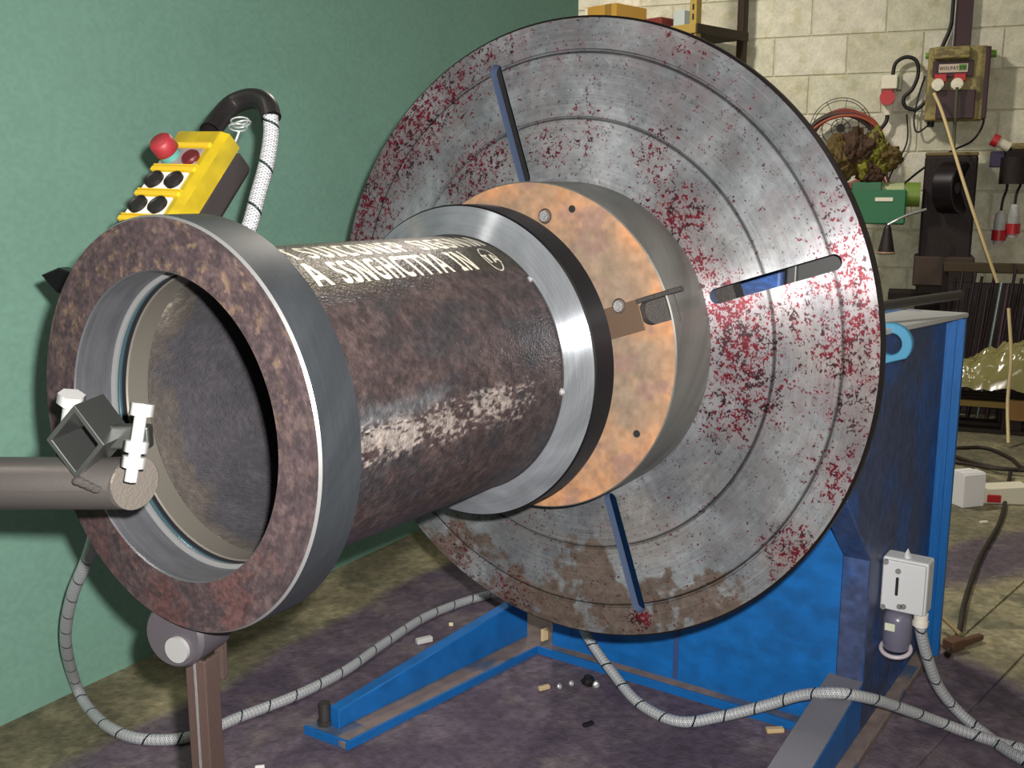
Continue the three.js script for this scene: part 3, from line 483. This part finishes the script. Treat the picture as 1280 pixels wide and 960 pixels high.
{ // coil of cables and a wire wheel guard
  const cols = [0x7a2b22, 0x16120f, 0x8a3a26, 0x5a2430, 0x241a14, 0x93442e];
  const t = wthing('cable_coil', 'big coil of red and black cables hanging on the block wall', 'cable coil', -.33, 1.42, .1);
  cols.forEach((c, i) => part('strand', new THREE.TorusGeometry(.185 + .008 * (i % 3), .0085, 8, 60).scale(1, 1.12, 1).rotateZ(i).translate(.006 * (i % 2), -.006 * i, .012 * (i - 2)), std(c, .5), t));
  for (let i = 0; i < 4; i++) part('strand', tube([V(.16, .04, .02 * i - .02), V(.2 + .015 * i, -.06, .02 * i - .02), V(.19 + .02 * i, -.16, .02), V(.22 + .02 * i, -.22, .03)], .007), std(cols[i], .5), t);
  const w = wthing('wire_guard', 'round thin wire guard like a fan grille on the wall behind the cable coil', 'wire guard', -.345, 1.53, .04);
  for (const r of [.165, .15, .1, .05]) part('ring', new THREE.TorusGeometry(r, .0022, 6, 48).translate(0, 0, .02), mDarkSteel, w);
  for (let i = 0; i < 9; i++) part('spoke', bar(V(.02 * Math.cos(i * .698), .02 * Math.sin(i * .698), .03), V(.165 * Math.cos(i * .698), .165 * Math.sin(i * .698), .02), .0018, 6), mDarkSteel, w);
  part('hub', cyl(.022, .05, 0, 0, .005, 'z', 16), mDarkSteel, w);
}
{ // bench with green grinder
  const t = wthing('green_machine', 'dark green machine housing with a pale green motor drum beside the table rim', 'machine', -.1, 0, .3);
  part('housing', [box(.28, .18, .2, -.01, 1.1, 0, .008)], std(0x1d6b44, .5), t);
  part('top_cover', box(.15, .05, .2, -.07, 1.205, 0, .006), std(0x2b6a4b, .5), t);
  part('motor', [cyl(.05, .17, .03, 1.18, .02, 'x', 32)], std(0xa9b48a, .4, .2), t, 'pale green motor drum');
  part('end_bell', cyl(.064, .075, .16, 1.165, .02, 'x', 32), std(0x6f8a3a, .45, .1), t, 'olive green end bell');
  part('name_plate', box(.09, .02, .004, .02, 1.14, .103), mCream, t);
  part('pedestal', [box(.14, 1.0, .14, -.14, .51, 0), box(.3, .02, .3, -.14, .01, 0)], std(0xb9b7a4, .6), t, 'pale pedestal');
  const j = wthing('rag_heap', 'olive green and brown crumpled rag heaped on the green machine', 'rag', -.2, 1.235, .33);
  for (let i = 0; i < 12; i++) { const g = new THREE.IcosahedronGeometry(1, 5), p = g.attributes.position, s = i * 7; for (let k = 0; k < p.count; k++) { const x = p.getX(k), y = p.getY(k), z = p.getZ(k), n = .5 + .9 * fbm(x * 3.6 + s + 20, y * 3.6 + z * 2.7 + 20, 4); p.setXYZ(k, x * n, y * n, z * n); } g.computeVertexNormals(); g.scale(.075 + .015 * (i % 3), .055 + .012 * (i % 2), .06).rotateZ(i).translate(-.12 + .055 * (i % 5), .05 + .05 * (i % 3 > 0) + (i > 4 ? .035 : 0), .02 * (i % 3)); g.translate(i > 6 ? .02 : 0, i > 6 ? .04 : 0, .03 * (i % 2)); part('fold', g, std([0x6b6a1e, 0x56461f, 0x7c7a24, 0x3f2a1a][i % 4], .8), j); }
}
{ // dark column machine with a reel
  const t = wthing('column_machine', 'tall dark brown machine column with a round reel standing at the block wall', 'machine', .24, 0, .16);
  part('column', box(.26, 1.37, .22, 0, .685, 0, .015), mBrown, t); part('cap', box(.26, .02, .22, 0, 1.375, 0, .008), std(0x6b5c3a, .6), t, 'dusty brown cap');
  part('reel', revolve([[.02, -.03], [.03, -.03], [.12, -.05], [.135, -.05], [.135, .05], [.12, .05], [.03, .02]], 48).rotateY(Math.PI / 2 - .5).translate(.02, 1.2, .13), std(0x15101a, .35, .3), t, 'black round reel');
  part('reel_edge', new THREE.TorusGeometry(.13, .002, 6, 48).rotateY(Math.PI / 2 - .5).translate(.065, 1.2, .155), mDarkSteel, t);
  part('shelf_block', box(.30, .16, .24, .0, .76, .02, .01), std(0x3a2b22, .6), t); part('bench', [box(.42, .04, .24, -.06, .62, .02)], mBrown, t);
  part('handle', box(.05, .012, .02, .1, .69, .14), std(0xb9b6b0, .4, .4), t);
}
{
  const t = wthing('funnel_lamp', 'small black funnel shade on a bent silver arm beside the table rim', 'lamp', -.05, .94, .5);
  part('shade', new THREE.LatheGeometry([[.043, -.075], [.042, -.07], [.018, .05], [.012, .07], [.0001, .072]].map((p) => new THREE.Vector2(...p)), 32), std(0x1c1418, .5), t);
  part('rim', new THREE.TorusGeometry(.042, .005, 8, 32).rotateX(Math.PI / 2).translate(0, -.074, 0), std(0xa98473, .5), t);
  part('arm', tube([V(0, .07, 0), V(.05, .10, 0), V(.09, .12, -.02), V(.18, .15, -.08)], .007), mZinc, t, 'silver arm');
}
wsolo('pale_cord', tube([V(.13, 1.69, .22), V(.17, 1.6, .3), V(.3, 1.22, .5), V(.41, .93, .55), V(.49, .73, .55)], .0085), std(0xcdb98a, .6), 'pale tan cord slanting from the left socket lid of the distribution box to the rods', 'cord');
wsolo('pale_cord', tube([V(.522, .64, .9), V(.55, .40, .93), V(.55, .2, .95), V(.56, .02, 1.05)], .008), std(0xc9b98f, .6), 'pale tan cord hanging straight down in front of the plastic sheet', 'cord');
{ // plug bank on the right
  const t = wthing('plug_block', 'dark plug block on the wall with a purple plate and a red and white plug', 'plug block', .54, 1.31, 0);
  part('body', [cyl(.075, .14, .02, -.02, .1, 'y', 24), box(.13, .09, .12, .03, .05, .08, .02)], mBrown, t); part('cap', box(.11, .035, .1, .04, .105, .09, .012), mOlive, t);
  part('purple_plate', box(.07, .085, .03, -.07, .04, .09, .005), std(0x2a1f48, .5), t, 'purple plate');
  part('plug', bar(V(-.02, .10, .12), V(-.085, .135, .13), .026, 20), mCream, t, 'white plug body'); part('plug_ring', bar(V(-.075, .13, .13), V(-.105, .145, .13), .033, 20), mRed, t, 'red plug ring');
  part('plug_cable', tube([V(-.02, .10, .12), V(0, .09, .13), V(.03, .02, .12)], .01), mBlack, t);
  part('bracket', box(.06, .1, .06, .02, 0, .03), mBrown, t);
  for (const [a, y, l, lab] of [[.508, 1.02, .175, 'hanging grey and red connector, the left and lower of the pair'], [.572, 1.055, .16, 'hanging grey and red connector, the right and higher of the pair']]) {
    const c = wthing('cable_connector', lab, 'connector', a, y, .12);
    part('body', revolve([[.012, .06], [.024, .045], [.03, .0], [.03, -.045]], 28).rotateX(-Math.PI / 2), std(0xb4b6b8, .45), c, 'grey body');
    part('red_ring', cyl(.037, .055, 0, -.07, 0, 'y', 28), mRed, c); part('mouth', cyl(.028, .02, 0, -.105, 0, 'y', 24), std(0xb9a9b4, .5), c);
    part('cable', tube([V(0, .055, 0), V(.005, .12, 0), V(.02, l, -.02), V(.02, l + .06, -.03)], .007), mBlack, c);
  }
}
{ // steel rods leaning at the wall
  const cols = [std(0x2a1c22, .45, .5), std(0x3d3138, .4, .6), std(0x8d9a9c, .35, .7), std(0x55424e, .4, .5)];
  const L = ['leftmost', 'second from left', 'third from left', 'fourth from left', 'fifth from left', 'sixth from left', 'seventh from left', 'eighth from left', 'ninth from left', 'tenth from left', 'eleventh from left', 'twelfth from left', 'thirteenth from left', 'fourteenth from left'];
  for (let i = 0; i < 14; i++) { const a = .27 + i * .031, k = i === 7 ? 2 : i === 8 ? 3 : i % 2, y = .74 + .05 * Math.sin(i * 2.3) + (i > 9 ? .05 : 0), b = .42 + .02 * (i % 3); wsolo('steel_rod', bar(V(a - .045 + .012 * (i % 3), .004, b + .03), V(a + .03, y, b), k === 2 ? .0085 : .0075, 10), cols[k], `${['dark', 'purple brown', 'bright', 'brownish'][k]} upright steel rod, ${L[i]} of the bundle behind the plastic sheet`, 'rod', 'steel rods standing behind the plastic sheet'); }
  const r = wthing('rod_rack', 'dark rack rail holding the bundle of upright steel rods', 'rack', .50, 0, .385);
  part('rail', [box(.56, .05, .04, .02, .79, -.03, .005)], std(0x3f3320, .7), r); part('back_board', box(.56, .7, .02, .02, .36, -.06), mBrown, r); part('upright', [box(.03, .8, .03, -.25, .4, -.06), box(.03, .8, .03, .29, .4, -.06)], mBrown, r);
}
{ // pallet with plastic sheet over it
  const t = wthing('pallet', 'dark wooden pallet under the crumpled plastic sheet', 'pallet', .56, 0, .655), wood = std(0x2c221c, .8), end = std(0x9a7446, .75);
  for (let i = 0; i < 3; i++) part('deck_board', box(.62, .02, .075, 0, .155, -.09 + i * .09), wood, t);
  for (const z of [-.085, .085]) { part('bottom_board', box(.62, .02, .08, 0, .012, z), wood, t); for (const x of [-.26, .03, .27]) part('block', box(.09, .12, .075, x, .083, z), wood, t); }
  part('timber_end', box(.1, .10, .03, .05, .13, .14), end, t, 'orange sawn timber end'); part('edge_board', box(.62, .03, .02, 0, .15, .138), std(0x8a7440, .8), t, 'tan edge board');
  const N = 64, g = new THREE.PlaneGeometry(.72, .36, N, N).rotateX(-Math.PI / 2), p = g.attributes.position;
  for (let i = 0; i < p.count; i++) { const x = p.getX(i), z = p.getZ(i), e = Math.max(Math.abs(x) / .36, Math.abs(z) / .18); const rise = .06 + .26 * Math.pow(Math.max(0, 1 - e * e), .6) * (.75 + .5 * x / .36), cr = .07 * (Math.abs(fbm(x * 9 + 40, z * 9 + 9, 4) - .5) * 2) + .02 * fbm(x * 40, z * 40, 3); p.setY(i, rise + cr * (1 - .5 * e)); }
  g.computeVertexNormals(); const s = solo('plastic_sheet', g, new THREE.MeshPhysicalMaterial({ color: 0x8d8858, roughness: .18, clearcoat: .8, clearcoatRoughness: .12, transmission: .15, thickness: 0, side: THREE.DoubleSide }), 'crumpled shiny olive plastic sheet heaped on the dark pallet', 'plastic sheet'); s.position.copy(wp(.56, .165, .695)); s.rotation.y = PHI;
}
// ---------------------------------------------------------------- shelf rack with boxes
{
  const P1 = wp(-1.08, 0, .55), P2 = wp(-.875, 0, .1), dz = P1.clone().sub(P2), dep = dz.length(), turn = Math.atan2(dz.x, dz.z);
  const t = thing('shelf_rack', 'tan slotted angle shelving unit against the block wall', 'shelving', P1, turn), tan = std(0x9a8442, .5, .1), dk = std(0x33281c, .6, .2), W = 1.0, H = 2.65;
  for (const [x, z, m] of [[-.022, -.022, tan], [-.022, -dep + .022, dk], [-W, -.022, tan], [-W, -dep + .022, dk]]) {
    const q = part('post', [box(.044, H, .004, x, H / 2, z + .02), box(.004, H, .044, x + .02, H / 2, z)], m, t);
    if (m === tan && x > -.1) for (let k = 0; k < 16; k++) part('slot_hole', box(.012, .03, .001, x, 1.85 + k * .05, z + .0225, .0003), mCapDark, q);
  }
  for (const y of [2.035, .6]) { const s = part('shelf_board', box(W, .02, dep, -W / 2, y, -dep / 2), dk, t); part('front_beam', box(W, .05, .012, -W / 2, y + .005, .002), tan, s, 'tan front beam'); part('side_beam', box(.01, .05, dep, .002, y + .005, -dep / 2), dk, s); }
  const R = (x, y, z) => V(x, y, z).applyAxisAngle(V(0, 1, 0), turn).add(P1), top = 2.046;
  const card = std(0xb08a3a, .8), carton = (name, lab, x, w, h, d, mat, z = -.2) => { const c = thing(name, lab, 'box', R(x, top, z), turn); part('body', box(w, h, d, 0, h / 2, 0, .003), mat, c); return c; };
  const c1 = carton('cardboard_box', 'tan cardboard carton at the left end of the shelf above the table', -.72, .24, .2, .3, card); part('tape', box(.05, .2, .001, .06, .1, .151, .0003), std(0x8b6d2f, .6), c1); part('white_label', box(.02, .19, .001, -.108, .1, .151, .0003), mCream, c1);
  carton('storage_tin', 'small dark maroon tin on the shelf beside the tan carton', -.51, .1, .05, .1, std(0x1d1218, .5), -.12);
  const c2 = carton('printed_box', 'red and white printed box on the shelf between the dark tin and the shelf post', -.35, .13, .09, .15, std(0x6c2a26, .6), -.14); part('front_print', new THREE.PlaneGeometry(.11, .045).translate(0, .03, .0765), std(0xffffff, .6, 0, { map: canvasTex(128, 64, (g, w, h) => { g.fillStyle = '#d9cf9a'; g.fillRect(0, 0, w, h); g.fillStyle = '#8b2a1c'; for (let i = 0; i < 26; i++) g.fillRect(rr(0, w), rr(8, 54), rr(2, 9), rr(3, 12)); }) }), c2);
  carton('grey_tin', 'pale blue grey box on the shelf next to the tan post', -.21, .075, .12, .15, std(0xa9b4b4, .5), -.2);
}
// ---------------------------------------------------------------- things on the floor
{
  const mCable = std(0x241c17, .6), mk = (pts, r, lab) => solo('floor_cable', tube(pts, r), mCable, lab, 'cable');
  mk([V(1.80, .009, -4.75), V(2.072, .009, -4.673), V(2.202, .009, -4.673), V(2.235, .009, -4.486), V(2.22, .009, -4.3), V(2.5, .009, -4.1)], .0085, 'black cable arching across the floor in front of the pallet');
  mk([V(1.7, .008, -4.4), V(1.95, .008, -4.42), V(2.06, .024, -4.25), V(2.2, .026, -4.22), V(2.6, .008, -4.16)], .0075, 'dark cable crossing the floor straight behind the white packet');
  mk([V(1.85, .01, -4.9), V(1.98, .01, -4.55), V(2.08, .022, -4.27), V(2.3, .027, -4.2), V(2.6, .009, -4.3)], .009, 'dark cable curving from behind the machine across the other floor cables');
  mk([V(2.1, .022, -4.2), V(2.02, .01, -4.05), V(1.773, .008, -3.589), V(1.536, .008, -3.219), V(1.314, .008, -2.826), V(1.22, .008, -2.64), V(1.13, .008, -2.5)], .008, 'brown cable running along the floor towards the feed cable');
  const b = thing('white_carton', 'small upright white carton on the floor behind the blue machine', 'box', V(1.75, 0, -3.83), .3); part('body', box(.1, .13, .09, 0, .065, 0, .004), std(0xe6e6ea, .6), b); part('flap', box(.1, .004, .05, 0, .132, .01).rotateX(0.02), std(0xdadade, .6), b);
  const p = thing('paper_packet', 'crumpled white and blue paper packet with a red patch lying on the floor', 'packet', V(1.92, 0, -3.86), -.15);
  part('wrap', extrude([[-.10, .0], [.09, .0], [.11, .05], [.06, .075], [-.09, .06]], .08, .004).translate(0, 0, -.04), std(0xd9d6c4, .6), p); part('blue_end', new THREE.ConeGeometry(.045, .07, 5).rotateZ(-Math.PI / 2).translate(.12, .045, 0), std(0x8f96b4, .5), p); part('red_patch', box(.05, .03, .01, -.055, .022, .042, .003), mRed, p);
  const cl = thing('rusty_clamp', 'small rusty clamp piece on the floor right of the junction box', 'clamp', V(1.2, 0, -2.57), .5); const ru = std(0x5a4030, .7, .2); part('block', box(.05, .03, .035, -.035, .015, 0, .004), ru, cl); part('bar', box(.09, .016, .018, .03, .012, 0, .004), ru, cl); part('stick', bar(V(.0, .03, -.01), V(.03, .055, -.12), .006), std(0x8a7a56, .7), cl);
  const bits = [[.086, -2.56, .022, .05, 'tan paper stub on the ledge at the corner of the base', 0xcbb58e, .7], [-.236, -2.595, .045, .018, 'flat silver offcut on the dark floor behind the left leg', 0xc2c6c8, .5], [.078, -2.329, .03, .012, 'tan stub on the floor in front of the base corner', 0xb9a583, .5], [.59, -2.13, .04, .012, 'tan stub on the floor beside the right leg', 0xc4ad84, .1], [-.872, -2.466, .016, .01, 'tiny white scrap near the green wall', 0xe4e6e2, 0], [.173, -2.158, .028, .008, 'thin black sliver on the floor in front of the base', 0x121014, .6], [1.72, -3.6, .03, .008, 'small white paper scrap in front of the white carton', 0xe0dfd0, .2], [-.53, -1.98, .02, .008, 'white chip lying before the tip of the left leg', 0xd9dade, .2], [-.17, -2.70, .012, .012, 'tiny round cream crumb by the floor cable', 0xd8d2b0, 0]];
  for (const [x, z, l, h, lab, col, a] of bits) { const m = solo('scrap', box(l, h * .6 + .003, l * .38, 0, 0, 0, .002), std(col, .6), lab, 'scrap'); m.position.set(x, lab.includes('ledge') ? .038 : (h * .6 + .003) / 2, z); m.rotation.y = a; }
  const foil = thing('foil_scraps', 'crumpled dark foil with shiny bits on the floor in front of the base', 'foil', V(.175, 0, -2.35)); 
  for (const [x, z, s, c] of [[.012, 0, .016, mBlack], [.03, .01, .009, mZinc], [-.03, .0, .007, mZinc], [-.06, .015, .007, mZinc], [.024, -.02, .006, mZinc]]) { const g = new THREE.IcosahedronGeometry(s, 1), q = g.attributes.position; for (let i = 0; i < q.count; i++) { const n = .7 + .6 * fbm(q.getX(i) * 300 + 50, q.getY(i) * 300 + q.getZ(i) * 200 + 50, 2); q.setXYZ(i, q.getX(i) * n, q.getY(i) * n, q.getZ(i) * n); } g.computeVertexNormals(); part('scrap', g.translate(x, s * .8, z), c, foil); }
}
const GROUPS = { scrap: 'small scraps lying on the floor', cable_connector: 'pair of hanging connectors', ceiling_lamp: 'fluorescent ceiling lamps', wall_cable: 'cables on the block wall', floor_cable: 'cables on the floor', pale_cord: 'pale tan cords' };
for (const o of scene.children) { const k = o.name.replace(/_\d{3}$/, ''); if (GROUPS[k]) o.userData.group = GROUPS[k]; }
renderer.render(scene, camera);
